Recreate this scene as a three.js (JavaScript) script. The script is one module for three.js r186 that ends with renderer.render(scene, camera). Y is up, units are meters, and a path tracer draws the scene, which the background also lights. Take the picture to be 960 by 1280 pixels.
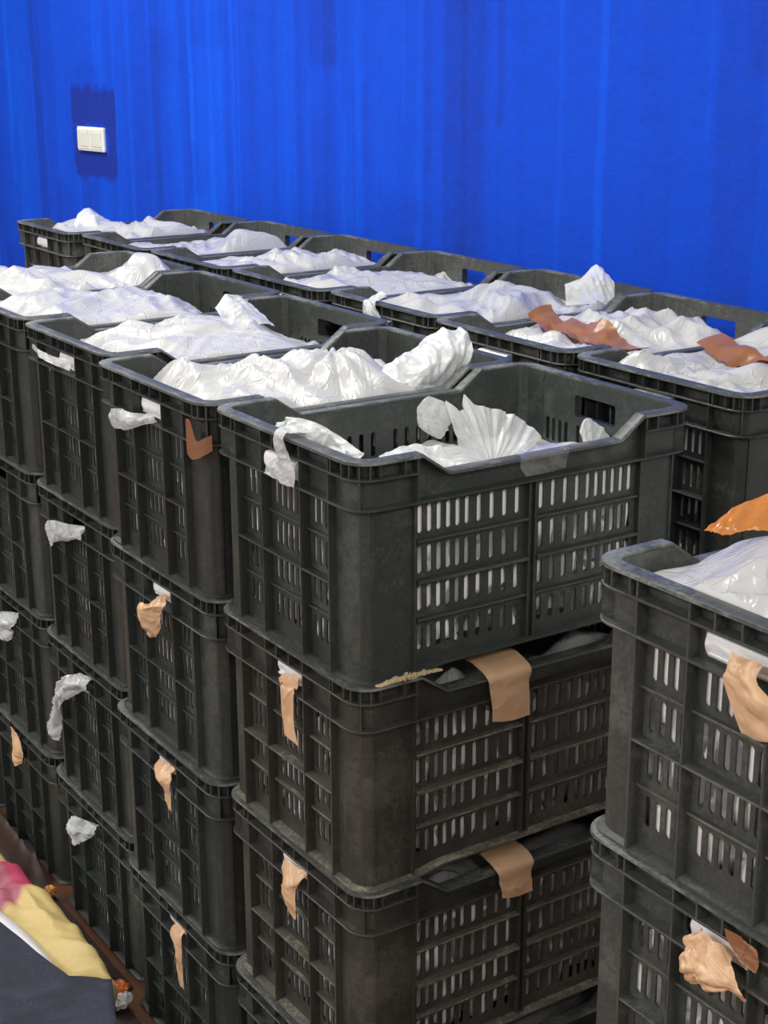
import * as THREE from 'three';
import { mergeGeometries, toCreasedNormals } from 'three/addons/utils/BufferGeometryUtils.js';
import { RoundedBoxGeometry } from 'three/addons/geometries/RoundedBoxGeometry.js';
import { RectAreaLightUniformsLib } from 'three/addons/lights/RectAreaLightUniformsLib.js';
import { ImprovedNoise } from 'three/addons/math/ImprovedNoise.js';

// ------------------------------------------------------------------ camera, light, exposure
const scene = new THREE.Scene();
const camera = new THREE.PerspectiveCamera(36.74, 960 / 1280, 0.05, 40);
{
  const pitch = 0.2981, yaw = 0.5809;
  camera.position.set(-1.0152, 1.79, 1.612);
  camera.lookAt(camera.position.clone().add(new THREE.Vector3(Math.sin(yaw) * Math.cos(pitch), -Math.sin(pitch), -Math.cos(yaw) * Math.cos(pitch))));
  camera.rotateZ(-0.0035);
}
scene.background = new THREE.Color(0x000000);
const renderer = new THREE.WebGLRenderer({ antialias: true });
renderer.toneMapping = THREE.LinearToneMapping;
renderer.toneMappingExposure = 1.36;
renderer.shadowMap.enabled = true;
RectAreaLightUniformsLib.init();
const LAMP_COLOR = 0xfdfcf6, LAMP_INTENSITY = 34;
const CEILING = 3.1;
// ceiling tube lamps, [x, z]; each is a fitting with its own area light
const LAMPS = [[-2.9, 1.3], [-2.9, -0.4], [-2.9, -2.1], [-2.9, -3.8], [-1.6, 3.2], [-0.2, 3.2], [1.2, 3.2], [-1.5, -3.0], [0.1, -0.9], [0.1, -3.2]];

// ------------------------------------------------------------------ helpers
function rng(seed) { let a = seed >>> 0; return () => { a = (a + 0x6D2B79F5) | 0; let t = Math.imul(a ^ (a >>> 15), 1 | a); t = (t + Math.imul(t ^ (t >>> 7), 61 | t)) ^ t; return ((t ^ (t >>> 14)) >>> 0) / 4294967296; }; }
const perlin = new ImprovedNoise();
const N3 = (x, y, z) => perlin.noise(x + 100.37, y + 57.13, z + 31.71);
const fbm = (x, y, z, o = 4) => { let s = 0, a = 0.5, f = 1; for (let i = 0; i < o; i++) { s += a * N3(x * f, y * f, z * f + i * 7.3); f *= 2.03; a *= 0.5; } return s; };
const smooth = (a, b, x) => { const t = Math.min(1, Math.max(0, (x - a) / (b - a))); return t * t * (3 - 2 * t); };
const lerp = (a, b, t) => a + (b - a) * t;
const used = new Map();
function numbered(name) { const n = used.get(name) || 0; used.set(name, n + 1); return n ? `${name}_${String(n).padStart(3, '0')}` : name; }
function tag(o, label, category, group, kind) { if (label) o.userData.label = label; if (category) o.userData.category = category; if (group) o.userData.group = group; if (kind) o.userData.kind = kind; return o; }
function mesh(name, geo, mat, parent) { const m = new THREE.Mesh(geo, mat); m.name = parent ? name : numbered(name); m.castShadow = m.receiveShadow = true; (parent || scene).add(m); return m; }
function structure(name, geo, mat, label, category, parent) { const m = mesh(name, geo, mat, parent); if (!parent) tag(m, label, category, null, 'structure'); return m; }
function boxUV(g, s = 1) {                                   // uv in metres by the dominant normal
  if (g.index) g = g.toNonIndexed();
  const p = g.attributes.position, n = g.attributes.normal, uv = new Float32Array(p.count * 2);
  for (let i = 0; i < p.count; i++) {
    const ax = Math.abs(n.getX(i)), ay = Math.abs(n.getY(i)), az = Math.abs(n.getZ(i));
    let u, v;
    if (ay >= ax && ay >= az) { u = p.getX(i); v = p.getZ(i); } else if (ax >= az) { u = p.getZ(i); v = p.getY(i); } else { u = p.getX(i); v = p.getY(i); }
    uv[2 * i] = u * s; uv[2 * i + 1] = v * s;
  }
  g.setAttribute('uv', new THREE.BufferAttribute(uv, 2));
  return g;
}
function box(x0, x1, y0, y1, z0, z1) { const g = new THREE.BoxGeometry(x1 - x0, y1 - y0, z1 - z0); g.translate((x0 + x1) / 2, (y0 + y1) / 2, (z0 + z1) / 2); return g.toNonIndexed(); }
function join(list) { return mergeGeometries(list.map(g => { g = g.index ? g.toNonIndexed() : g; for (const k of Object.keys(g.attributes)) if (!['position', 'normal', 'uv'].includes(k)) g.deleteAttribute(k); return g; })); }
// sweep a closed section [[out, up], ...] along path points {x, y, z, nx, nz}
function sweep(path, section, closed) {
  const P = [], n = section.length, m = path.length;
  const at = (i, j) => { const p = path[i % m], s = section[j % n]; return [p.x + p.nx * s[0], p.y + s[1], p.z + p.nz * s[0]]; };
  const tri = (a, b, c) => P.push(...a, ...b, ...c);
  for (let i = 0; i < (closed ? m : m - 1); i++) for (let j = 0; j < n; j++) {
    const a = at(i, j), b = at(i + 1, j), c = at(i + 1, j + 1), d = at(i, j + 1);
    tri(a, b, c); tri(a, c, d);
  }
  if (!closed) for (let j = 1; j < n - 1; j++) { tri(at(0, 0), at(0, j), at(0, j + 1)); tri(at(m - 1, 0), at(m - 1, j + 1), at(m - 1, j)); }
  let vol = 0;
  for (let i = 0; i < P.length; i += 9) vol += P[i] * (P[i + 4] * P[i + 8] - P[i + 5] * P[i + 7]) + P[i + 1] * (P[i + 5] * P[i + 6] - P[i + 3] * P[i + 8]) + P[i + 2] * (P[i + 3] * P[i + 7] - P[i + 4] * P[i + 6]);
  if (vol < 0) for (let i = 0; i < P.length; i += 9) for (let k = 0; k < 3; k++) { const t = P[i + 3 + k]; P[i + 3 + k] = P[i + 6 + k]; P[i + 6 + k] = t; }
  let g = new THREE.BufferGeometry(); g.setAttribute('position', new THREE.Float32BufferAttribute(P, 3)); g.computeVertexNormals();
  return boxUV(toCreasedNormals(g, 0.6));
}
// grid surface from f(u, v) -> [x, y, z]
function gridSurface(nu, nv, f) {
  const P = [], UV = [], I = [];
  for (let j = 0; j <= nv; j++) for (let i = 0; i <= nu; i++) { P.push(...f(i / nu, j / nv)); UV.push(i / nu, j / nv); }
  for (let j = 0; j < nv; j++) for (let i = 0; i < nu; i++) { const a = j * (nu + 1) + i, b = a + 1, c = a + nu + 1, d = c + 1; I.push(a, c, b, b, c, d); }
  const g = new THREE.BufferGeometry(); g.setAttribute('position', new THREE.Float32BufferAttribute(P, 3)); g.setAttribute('uv', new THREE.Float32BufferAttribute(UV, 2)); g.setIndex(I); g.computeVertexNormals();
  return g;
}
const cr = (a, b, c, d, t) => 0.5 * (2 * b + (c - a) * t + (2 * a - 5 * b + 4 * c - d) * t * t + (3 * b - a - 3 * c + d) * t * t * t);
function patch(ctrl, u, v) {                                 // Catmull-Rom patch through rows of control points
  const R = ctrl.length, C = ctrl[0].length;
  const ev = (row, t) => { const s = t * (C - 1), i = Math.min(C - 2, Math.floor(s)), f = s - i; const g = k => row[Math.min(C - 1, Math.max(0, k))]; return [0, 1, 2].map(k => cr(g(i - 1)[k], g(i)[k], g(i + 1)[k], g(i + 2)[k], f)); };
  const s = v * (R - 1), j = Math.min(R - 2, Math.floor(s)), f = s - j;
  const rows = [-1, 0, 1, 2].map(k => ev(ctrl[Math.min(R - 1, Math.max(0, j + k))], u));
  return [0, 1, 2].map(k => cr(rows[0][k], rows[1][k], rows[2][k], rows[3][k], f));
}
const ridge = v => { const t = 1 - Math.abs(v) * 2.2; return t > 0 ? t * t : 0; };
function crumple(x, y, z, seed) {                            // sharp folds of thin film, about -0.3 .. 1
  const wx = x + 0.6 * N3(x * 0.8, y * 0.8, z * 0.8 + seed), wz = z + 0.6 * N3(x * 0.8 + 9, y * 0.8, z * 0.8 - seed);
  return 0.55 * ridge(N3(wx, y + seed, wz)) + 0.3 * ridge(N3(wx * 2.1 + 4, y * 2.1 - seed, wz * 2.1)) + 0.18 * ridge(N3(wx * 4.4, y * 4.4 + seed * 2, wz * 4.4)) + 0.25 * N3(wx * 0.5, y * 0.5, wz * 0.5 + seed);
}
function creaseSet(seed, n, f0, f1) { const r = rng(Math.round(seed * 1000) + 7); return Array.from({ length: n }, (_, i) => { const a = r() * Math.PI, f = f0 * Math.pow(f1 / f0, i / (n - 1)); return [Math.cos(a), Math.sin(a), f, r() * 9, r() * 40]; }); }
function creases(set, x, z, seed) {                          // sharp-edged facets of tight film: bent straight creases that come and go
  const wx = x + 0.035 * N3(x * 9, seed, z * 9), wz = z + 0.035 * N3(x * 9 + 5, seed, z * 9 + 3);
  let h = 0;
  for (const [cx, cz, f, ph, o] of set) { const v = (wx * cx + wz * cz) * f + ph + 0.5 * N3(x * f * 0.35, o, z * f * 0.35), t = Math.abs(2 * (v - Math.floor(v + 0.5))); h += smooth(-0.12, 0.35, N3(x * 5 + o, seed, z * 5)) * (Math.pow(t, 1.4) - 0.4) / f; }
  return h;
}
// thin film slides along a crate instead of passing through its wall; g is in the crate's frame
function clearCrate(p) {
  let [x, y, z] = p;
  const t = 0.003, ax = Math.abs(x), az = Math.abs(z), sx = Math.sign(x), sz = Math.sign(z), gapIn = 0.0255;
  if ((ax < A - gapIn && az < B - gapIn) || ax > A + t || az > B + t) return p;
  const inEnd = ax >= A - gapIn && az <= B - 0.02;
  const top = inEnd ? H : H - DIP * (1 - smooth(X_LOW - 0.012, X_HIGH, ax));
  if (y > top + t) return p;
  if (inEnd && az < 0.0455 && y > H - 0.0625 && y < H - 0.030) return p;       // the handle hole
  if (y > top - 0.012 && y <= top + t && (inEnd ? ax < A - 0.001 : az < B - 0.001)) return [x, top + t, z];
  if (inEnd) return [sx * (ax > A - 0.0135 ? A + t : A - gapIn - 0.0005), y, z];
  return [x, y, sz * (az > B - 0.0135 ? B + t : B - gapIn - 0.0005)];
}
// a crumpled thin sheet through control points, in the frame of the thing it hangs on
function film(ctrl, nu, nv, amp, freq, seed, free) {
  nu = Math.max(34, Math.round(nu * 1.6)); nv = Math.max(34, Math.round(nv * 1.6));
  const g = gridSurface(nu, nv, (u, v) => patch(ctrl, u, v));
  const p = g.attributes.position, n = g.attributes.normal, dist = (a, b) => Math.hypot(a[0] - b[0], a[1] - b[1], a[2] - b[2]);
  const mid = Math.floor(ctrl.length / 2), row = ctrl[mid]; let wu = 0, wv = 0;
  for (let i = 1; i < row.length; i++) wu += dist(row[i], row[i - 1]);
  for (let i = 1; i < ctrl.length; i++) wv += dist(ctrl[i][1], ctrl[i - 1][1]);
  const set = creaseSet(seed + 0.5, 6, 11, 60);
  for (let i = 0; i < p.count; i++) {
    const x = p.getX(i), y = p.getY(i), z = p.getZ(i), U = (i % (nu + 1)) / nu * wu, V = Math.floor(i / (nu + 1)) / nv * wv;
    const h = amp * (0.6 * (crumple(x * freq, y * freq, z * freq, seed) - 0.3) + 13 * creases(set, U, V, seed * 1.7));
    const q = [x + n.getX(i) * h, y + n.getY(i) * h, z + n.getZ(i) * h];
    p.setXYZ(i, ...(free ? q : clearCrate(q)));
  }
  g.computeVertexNormals();
  return g;
}

// ------------------------------------------------------------------ textures and materials
function dataTexture(w, h, fn, srgb = true) {
  const d = new Uint8Array(w * h * 4);
  for (let y = 0; y < h; y++) for (let x = 0; x < w; x++) { const c = fn(x, y); const i = (y * w + x) * 4; d[i] = Math.max(0, Math.min(255, c[0])); d[i + 1] = Math.max(0, Math.min(255, c[1])); d[i + 2] = Math.max(0, Math.min(255, c[2])); d[i + 3] = 255; }
  const t = new THREE.DataTexture(d, w, h, THREE.RGBAFormat);
  t.wrapS = t.wrapT = THREE.RepeatWrapping; t.magFilter = THREE.LinearFilter; t.minFilter = THREE.LinearMipmapLinearFilter; t.generateMipmaps = true;
  if (srgb) t.colorSpace = THREE.SRGBColorSpace;
  t.needsUpdate = true; return t;
}
function tileNoise(w, h, cells, seed) {                      // seamless value noise
  const r = rng(seed), G = []; for (let i = 0; i < cells * cells; i++) G.push(r());
  return (x, y) => { const fx = x / w * cells, fy = y / h * cells, i = Math.floor(fx), j = Math.floor(fy), u = fx - i, v = fy - j, su = u * u * (3 - 2 * u), sv = v * v * (3 - 2 * v), g = (a, b) => G[((b % cells) + cells) % cells * cells + ((a % cells) + cells) % cells]; return lerp(lerp(g(i, j), g(i + 1, j), su), lerp(g(i, j + 1), g(i + 1, j + 1), su), sv); };
}
function plasticTexture(base, dust, amount, seed) {          // scuffed recycled polypropylene with patches of dry dirt
  const S = 512, a = tileNoise(S, S, 6, seed), b = tileNoise(S, S, 22, seed + 1), c = tileNoise(S, S, 110, seed + 2), d = tileNoise(S, S, 256, seed + 5), r = rng(seed + 3);
  const scratch = new Float32Array(S * S);
  for (let k = 0; k < 90; k++) { let x = r() * S, y = r() * S; const len = 20 + r() * 90, dx = (r() - 0.5) * 0.5, v = 0.15 + r() * 0.4; for (let i = 0; i < len; i++) { scratch[((Math.floor(y) % S + S) % S) * S + ((Math.floor(x) % S + S) % S)] += v * Math.sin(Math.PI * i / len); y += 1; x += dx + (r() - 0.5) * 0.3; } }
  return dataTexture(S, S, (x, y) => {
    const n = 0.5 * a(x, y) + 0.3 * b(x, y) + 0.2 * c(x, y);
    let k = smooth(0.42, 0.85, n + 0.16 * (d(x, y) - 0.5)) * amount + scratch[y * S + x] * 0.35;
    k = Math.min(1, k + (d(x, y) > 0.93 ? 0.12 * amount : 0));
    const m = 0.9 + 0.2 * c(x, y);
    return [0, 1, 2].map(i => lerp(base[i] * m, dust[i], k));
  });
}
function plastic(base, dust, amount, seed, rough = 0.46) {
  const t = plasticTexture(base, dust, amount, seed); t.repeat.set(2, 2);
  return new THREE.MeshStandardMaterial({ map: t, roughness: rough, metalness: 0 });
}
const wrinkle = (() => {                                     // fine creases of thin film
  const S = 512, r = rng(404), h = new Float32Array(S * S), n1 = tileNoise(S, S, 10, 405), n2 = tileNoise(S, S, 10, 406);
  for (let k = 0; k < 260; k++) { let x = r() * S, y = r() * S, a = r() * 6.28; const len = 30 + r() * 130, w = 1.2 + r() * 3.5, v = (r() < 0.6 ? 1 : -1) * (0.3 + r() * 0.7), da = (r() - 0.5) * 0.012;
    for (let i = 0; i < len; i++) { x += Math.cos(a); y += Math.sin(a); a += da; const e = v * Math.sin(Math.PI * i / len), q = Math.ceil(w * 2); for (let j = -q; j <= q; j++) { const X = Math.floor(x - Math.sin(a) * j), Y = Math.floor(y + Math.cos(a) * j), id = ((Y % S + S) % S) * S + ((X % S + S) % S), g = e * Math.exp(-j * j / (w * w)); if (Math.abs(g) > Math.abs(h[id])) h[id] = g; } } }
  const t = dataTexture(S, S, (x, y) => { const v = 128 + 90 * h[y * S + x] + 36 * (n1(x, y) - 0.5); return [v, v, v]; }, false); t.repeat.set(2, 1.5); return t;
})();
const M = {
  crateBlack: plastic([50, 53, 51], [110, 112, 104], 0.3, 11, 0.4),
  crateGreen: plastic([52, 57, 54], [116, 119, 110], 0.32, 23, 0.4),
  dustyRib: plastic([84, 82, 72], [158, 153, 132], 0.85, 71, 0.7),
  paleRib: plastic([72, 74, 70], [146, 146, 132], 0.6, 75, 0.6),  // ribs and foot flange, paler than the panels they sit on
  rim: plastic([66, 70, 67], [138, 142, 136], 0.75, 63, 0.45),  // scuffed edge; base also lightened, overhead light put into the colour
  crateDusty: plastic([57, 56, 51], [124, 120, 105], 0.32, 37, 0.46),
  crateGrey: plastic([68, 70, 67], [128, 128, 119], 0.4, 51, 0.45),
  bag: new THREE.MeshPhysicalMaterial({ color: new THREE.Color().setRGB(0.575, 0.575, 0.57), roughness: 0.2, bumpMap: wrinkle, bumpScale: 0.0028, transmission: 0.15, thickness: 0, side: THREE.DoubleSide }),
  bagInner: new THREE.MeshStandardMaterial({ color: new THREE.Color().setRGB(0.93, 0.92, 0.92), roughness: 0.4, side: THREE.DoubleSide }),  // same bag made whiter: scattered light behind the slots put into the colour
  film: new THREE.MeshPhysicalMaterial({ color: new THREE.Color().setRGB(0.86, 0.88, 0.88), roughness: 0.26, bumpMap: wrinkle, bumpScale: 0.0012, transmission: 0.38, thickness: 0, side: THREE.DoubleSide }),
  clear: new THREE.MeshPhysicalMaterial({ color: new THREE.Color().setRGB(0.9, 0.92, 0.93), roughness: 0.1, transmission: 0.5, thickness: 0, side: THREE.DoubleSide }),
  clearTape: new THREE.MeshPhysicalMaterial({ color: 0xffffff, roughness: 0.06, transmission: 0.93, thickness: 0, side: THREE.DoubleSide }),
  tape: new THREE.MeshPhysicalMaterial({ color: 0xe4ba92, roughness: 0.3, transmission: 0.15, thickness: 0, side: THREE.DoubleSide }),
  tapeDark: new THREE.MeshPhysicalMaterial({ color: 0x9c6a4a, roughness: 0.28, transmission: 0.2, thickness: 0, side: THREE.DoubleSide }),
  tapeOrange: new THREE.MeshPhysicalMaterial({ color: 0xd98a45, roughness: 0.2, transmission: 0.2, thickness: 0, side: THREE.DoubleSide }),
  white: new THREE.MeshStandardMaterial({ color: 0xf1f1ea, roughness: 0.35 }),
  rocker: new THREE.MeshStandardMaterial({ color: 0xe6e6da, roughness: 0.3 }),
  lampBody: new THREE.MeshStandardMaterial({ color: 0xe8e8e8, roughness: 0.5 }),
  lampGlow: new THREE.MeshStandardMaterial({ color: 0xffffff, emissive: LAMP_COLOR, emissiveIntensity: 4 }),
  paintWhite: new THREE.MeshStandardMaterial({ color: 0xc9ccd0, roughness: 0.85 }),
  ceiling: new THREE.MeshStandardMaterial({ color: 0xd6d7d8, roughness: 0.9 }),
};

// ------------------------------------------------------------------ the room
// painted wall behind the stacks; its own axis w runs along the wall, turned 8 degrees against the rows
const WALL_TURN = THREE.MathUtils.degToRad(8), WALL_P = new THREE.Vector3(1.34, 0, -3.0);
const WALL_W0 = -3.4, WALL_W1 = 2.75;
const wallDir = new THREE.Vector3(Math.sin(WALL_TURN), 0, Math.cos(WALL_TURN));      // towards +z
{
  const TW = 2048, TH = 1000, r = rng(5), len = WALL_W1 - WALL_W0;
  const tone = new Float32Array(TW * TH), wob = tileNoise(TW, TH, 40, 8), fine = tileNoise(TW, TH, 500, 9), mid = tileNoise(TW, TH, 90, 10);
  const px = m => (m - WALL_W0) / len * TW, py = m => m / CEILING * TH;
  const brush = (w0, w1, y0, y1, v, seed) => {               // one vertical pass of the roller
    const q = rng(seed), e0 = 1 + q() * 4, e1 = 1 + q() * 8;
    for (let y = Math.max(0, Math.floor(py(y0) - 12)); y < Math.min(TH, py(y1) + 12); y++) {
      const dx = (wob(seed * 37 % TW, y * 0.7) - 0.5) * 4, a = px(w0) + dx, b = px(w1) + dx * 0.6;
      for (let x = Math.max(0, Math.floor(a - 4)); x < Math.min(TW, b + 4); x++) {
        const ends = smooth(py(y0) - 8 + 14 * (wob(x * 6, seed * 11 % TH) - 0.5), py(y0) + 4, y) * (1 - smooth(py(y1) - 4, py(y1) + 10 + 14 * (wob(x * 6, seed * 7 % TH) - 0.5), y));
        tone[y * TW + x] += v * smooth(a - 1, a + e0, x) * (1 - smooth(b - e1, b + 1, x)) * ends * (0.75 + 0.5 * mid(x * 3, y * 0.15));
      }
    }
  };
  for (let k = 0; k < 150; k++) { const w = WALL_W0 + r() * len, wd = 0.03 + r() * 0.2, y0 = r() < 0.4 ? r() * 2.2 : 0, y1 = r() < 0.45 ? y0 + 0.5 + r() * 1.4 : CEILING; brush(w, w + wd, y0, y1, (r() - 0.48) * 0.7, 100 + k * 13); }
  for (let k = 0; k < 110; k++) { const w = WALL_W0 + r() * len; brush(w, w + 0.008 + r() * 0.03, r() * 1.7, r() < 0.5 ? CEILING : 1.4 + r() * 1.2, (r() - 0.3) * 0.75, 5000 + k * 17); }
  // the old darker coat left around the switch
  brush(-0.868, -0.568, 1.50, 1.607, -1.5, 911); brush(-0.855, -0.568, 1.32, 1.395, -1.5, 917); brush(-0.632, -0.568, 1.36, 1.55, -1.2, 921); brush(-0.872, -0.83, 1.36, 1.55, -0.8, 927);
  const dark = [27, 52, 156], base = [14, 72, 206], light = [8, 92, 234];
  const t = dataTexture(TW, TH, (x, y) => {
    const v = Math.max(-1, Math.min(1, tone[y * TW + x] * 0.9 + (fine(x, y) - 0.5) * 0.28 + (mid(x, y) - 0.5) * 0.14));
    return [0, 1, 2].map(i => v < 0 ? lerp(base[i], dark[i], -v) : lerp(base[i], light[i], v));
  });
  t.wrapS = t.wrapT = THREE.ClampToEdgeWrapping;
  const st = tileNoise(512, 512, 128, 71), st2 = tileNoise(512, 512, 50, 72);
  const bump = dataTexture(512, 512, (x, y) => { const v = 255 * (0.6 * st(x, y) + 0.4 * st2(x, y)); return [v, v, v]; }, false); bump.repeat.set(24, 8);
  const mat = new THREE.MeshPhysicalMaterial({ map: t, bumpMap: bump, bumpScale: 0.0007, roughness: 0.8, specularIntensity: 0.4 });
  const g = new THREE.BoxGeometry(len, CEILING, 0.15);       // local x along the wall, local z into the room
  const m = structure('wall_back', g, mat, 'blue painted wall with vertical roller streaks behind the crates', 'wall');
  m.rotation.y = -Math.PI / 2 + WALL_TURN; // local +z faces -x, local +x runs towards +z
  const c = WALL_P.clone().addScaledVector(wallDir, (WALL_W0 + WALL_W1) / 2);
  const nrm = new THREE.Vector3(-Math.cos(WALL_TURN), 0, Math.sin(WALL_TURN));
  m.position.set(c.x - nrm.x * 0.075, CEILING / 2, c.z - nrm.z * 0.075);
  // the wall goes on unseen, pale, to the right of the frame
  const g2 = new THREE.BoxGeometry(4.2, CEILING, 0.15), m2 = structure('wall_right', g2, M.paintWhite, 'plain pale wall right of the blue wall', 'wall'), c2 = WALL_P.clone().addScaledVector(wallDir, WALL_W1 + 2.1);
  m2.rotation.y = m.rotation.y; m2.position.set(c2.x - nrm.x * 0.075, CEILING / 2, c2.z - nrm.z * 0.075);
  // light switch
  const s = new THREE.Group(); s.name = numbered('light_switch'); scene.add(s);
  tag(s, 'white double rocker light switch on the blue wall', 'switch');
  const pos = WALL_P.clone().addScaledVector(wallDir, -0.724); s.position.set(pos.x, 1.447, pos.z); s.rotation.y = m.rotation.y;
  const plate = new RoundedBoxGeometry(0.178, 0.086, 0.014, 3, 0.005); plate.translate(0, 0, 0.007); mesh('plate', plate, M.white, s);
  for (const dx of [-0.042, 0.042]) {
    const f = join([box(dx - 0.04, dx + 0.04, 0.030, 0.033, 0.012, 0.017), box(dx - 0.04, dx + 0.04, -0.033, -0.030, 0.012, 0.017), box(dx - 0.04, dx - 0.037, -0.030, 0.030, 0.012, 0.017), box(dx + 0.037, dx + 0.04, -0.030, 0.030, 0.012, 0.017)]); mesh('rocker_frame', f, M.white, s);
    const k = new RoundedBoxGeometry(0.068, 0.054, 0.012, 2, 0.003); k.rotateX(0.07); k.translate(dx, 0, 0.014); mesh('rocker', k, M.rocker, s);
  }
}
{
  const S = 512, a = tileNoise(S, S, 8, 61), b = tileNoise(S, S, 60, 62), c = tileNoise(S, S, 220, 63);
  const t = dataTexture(S, S, (x, y) => { const n = 0.5 * a(x, y) + 0.3 * b(x, y) + 0.2 * c(x, y), k = 0.75 + 0.5 * n; return [104 * k, 66 * k, 44 * k]; }); t.repeat.set(6, 6);
  structure('floor', box(-4, 3, -0.12, 0, -7, 4.6), new THREE.MeshStandardMaterial({ map: t, roughness: 0.5 }), 'brown floor under the stacked crates', 'floor');
  structure('ceiling', box(-4, 3, CEILING, CEILING + 0.12, -7, 4.6), M.ceiling, 'plain pale ceiling above the room', 'ceiling');
  structure('wall_left', box(-4.12, -4, 0, CEILING, -7, 4.6), M.paintWhite, 'plain pale wall on the left', 'wall');
  structure('wall_front', box(-4, 3, 0, CEILING, 4.6, 4.72), M.paintWhite, 'plain pale wall behind the camera', 'wall');
  structure('wall_far', box(-4, 3, 0, CEILING, -7.12, -7), M.paintWhite, 'plain pale wall at the far end', 'wall');
  for (const [x, z] of LAMPS) {
    const l = new THREE.Group(); l.name = numbered('ceiling_lamp'); l.position.set(x, CEILING, z); scene.add(l);
    tag(l, 'long white tube lamp on the ceiling above the crates', 'lamp', 'ceiling tube lamps');
    mesh('housing', box(-0.12, 0.12, -0.06, 0, -0.62, 0.62), M.lampBody, l);
    mesh('diffuser', box(-0.1, 0.1, -0.075, -0.06, -0.6, 0.6), M.lampGlow, l);
    const q = new THREE.RectAreaLight(LAMP_COLOR, LAMP_INTENSITY, 0.2, 1.2); q.position.set(0, -0.08, 0); q.rotation.x = -Math.PI / 2; l.add(q);
  }
}

// ------------------------------------------------------------------ the crate
const L = 0.604, W = 0.4151, H = 0.3166, A = L / 2, B = W / 2, R = 0.040;
const X_HIGH = A - 0.107, X_LOW = A - 0.150, DIP = 0.030, X_POST = A - 0.100, Z_POST = 0.130, Z_MID = 0.0545;
function cornerPath(sx, sz, e, y, arc = 7, xp = X_POST, zp = Z_POST) {
  const r = R - e, out = [{ x: sx * xp, y, z: sz * (B - e), nx: 0, nz: sz }];
  for (let i = 0; i <= arc; i++) { const t = Math.PI / 2 * (1 - i / arc), c = Math.cos(t), s = Math.sin(t); out.push({ x: sx * (A - R + r * c), y, z: sz * (B - R + r * s), nx: sx * c, nz: sz * s }); }
  out.push({ x: sx * (A - e), y, z: sz * zp, nx: sx, nz: 0 });
  return out;
}
function ringPath(e, yHigh, yDip, arc = 7) {
  const out = [], side = (sz, dir) => { for (const x of [-X_HIGH, -X_LOW, X_LOW, X_HIGH]) out.push({ x: x * dir, y: Math.abs(x) === X_LOW ? yHigh - yDip : yHigh, z: sz * (B - e), nx: 0, nz: sz }); };
  const arcPts = (sx, sz, rev) => { const p = cornerPath(sx, sz, e, yHigh, arc).slice(1, -1); out.push(...(rev ? p.reverse() : p)); };
  side(1, 1); arcPts(1, 1); arcPts(1, -1, true); side(-1, -1); arcPts(-1, -1); arcPts(-1, 1, true);
  return out;
}
function slot(shape, cx, y0, y1, w) {
  const h = w / 2, c = Math.min(h * 0.75, 0.003), p = new THREE.Path();
  p.moveTo(cx - h + c, y0); p.lineTo(cx - h, y0 + c); p.lineTo(cx - h, y1 - c); p.lineTo(cx - h + c, y1); p.lineTo(cx + h - c, y1); p.lineTo(cx + h, y1 - c); p.lineTo(cx + h, y0 + c); p.lineTo(cx + h - c, y0); p.closePath();
  shape.holes.push(p);
}
const ROWS = [[0.200, 0.240], [0.142, 0.182], [0.088, 0.125], [0.031, 0.067]], RIBS = [0.191, 0.133, 0.0775];
const IN = -0.0225, OUT = -0.020;                            // panel depth behind the rim's edge
const extr = s => { const g = new THREE.ExtrudeGeometry(s, { depth: OUT - IN, bevelEnabled: false }); g.translate(0, 0, IN); return boxUV(g); };
const G = {};
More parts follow.
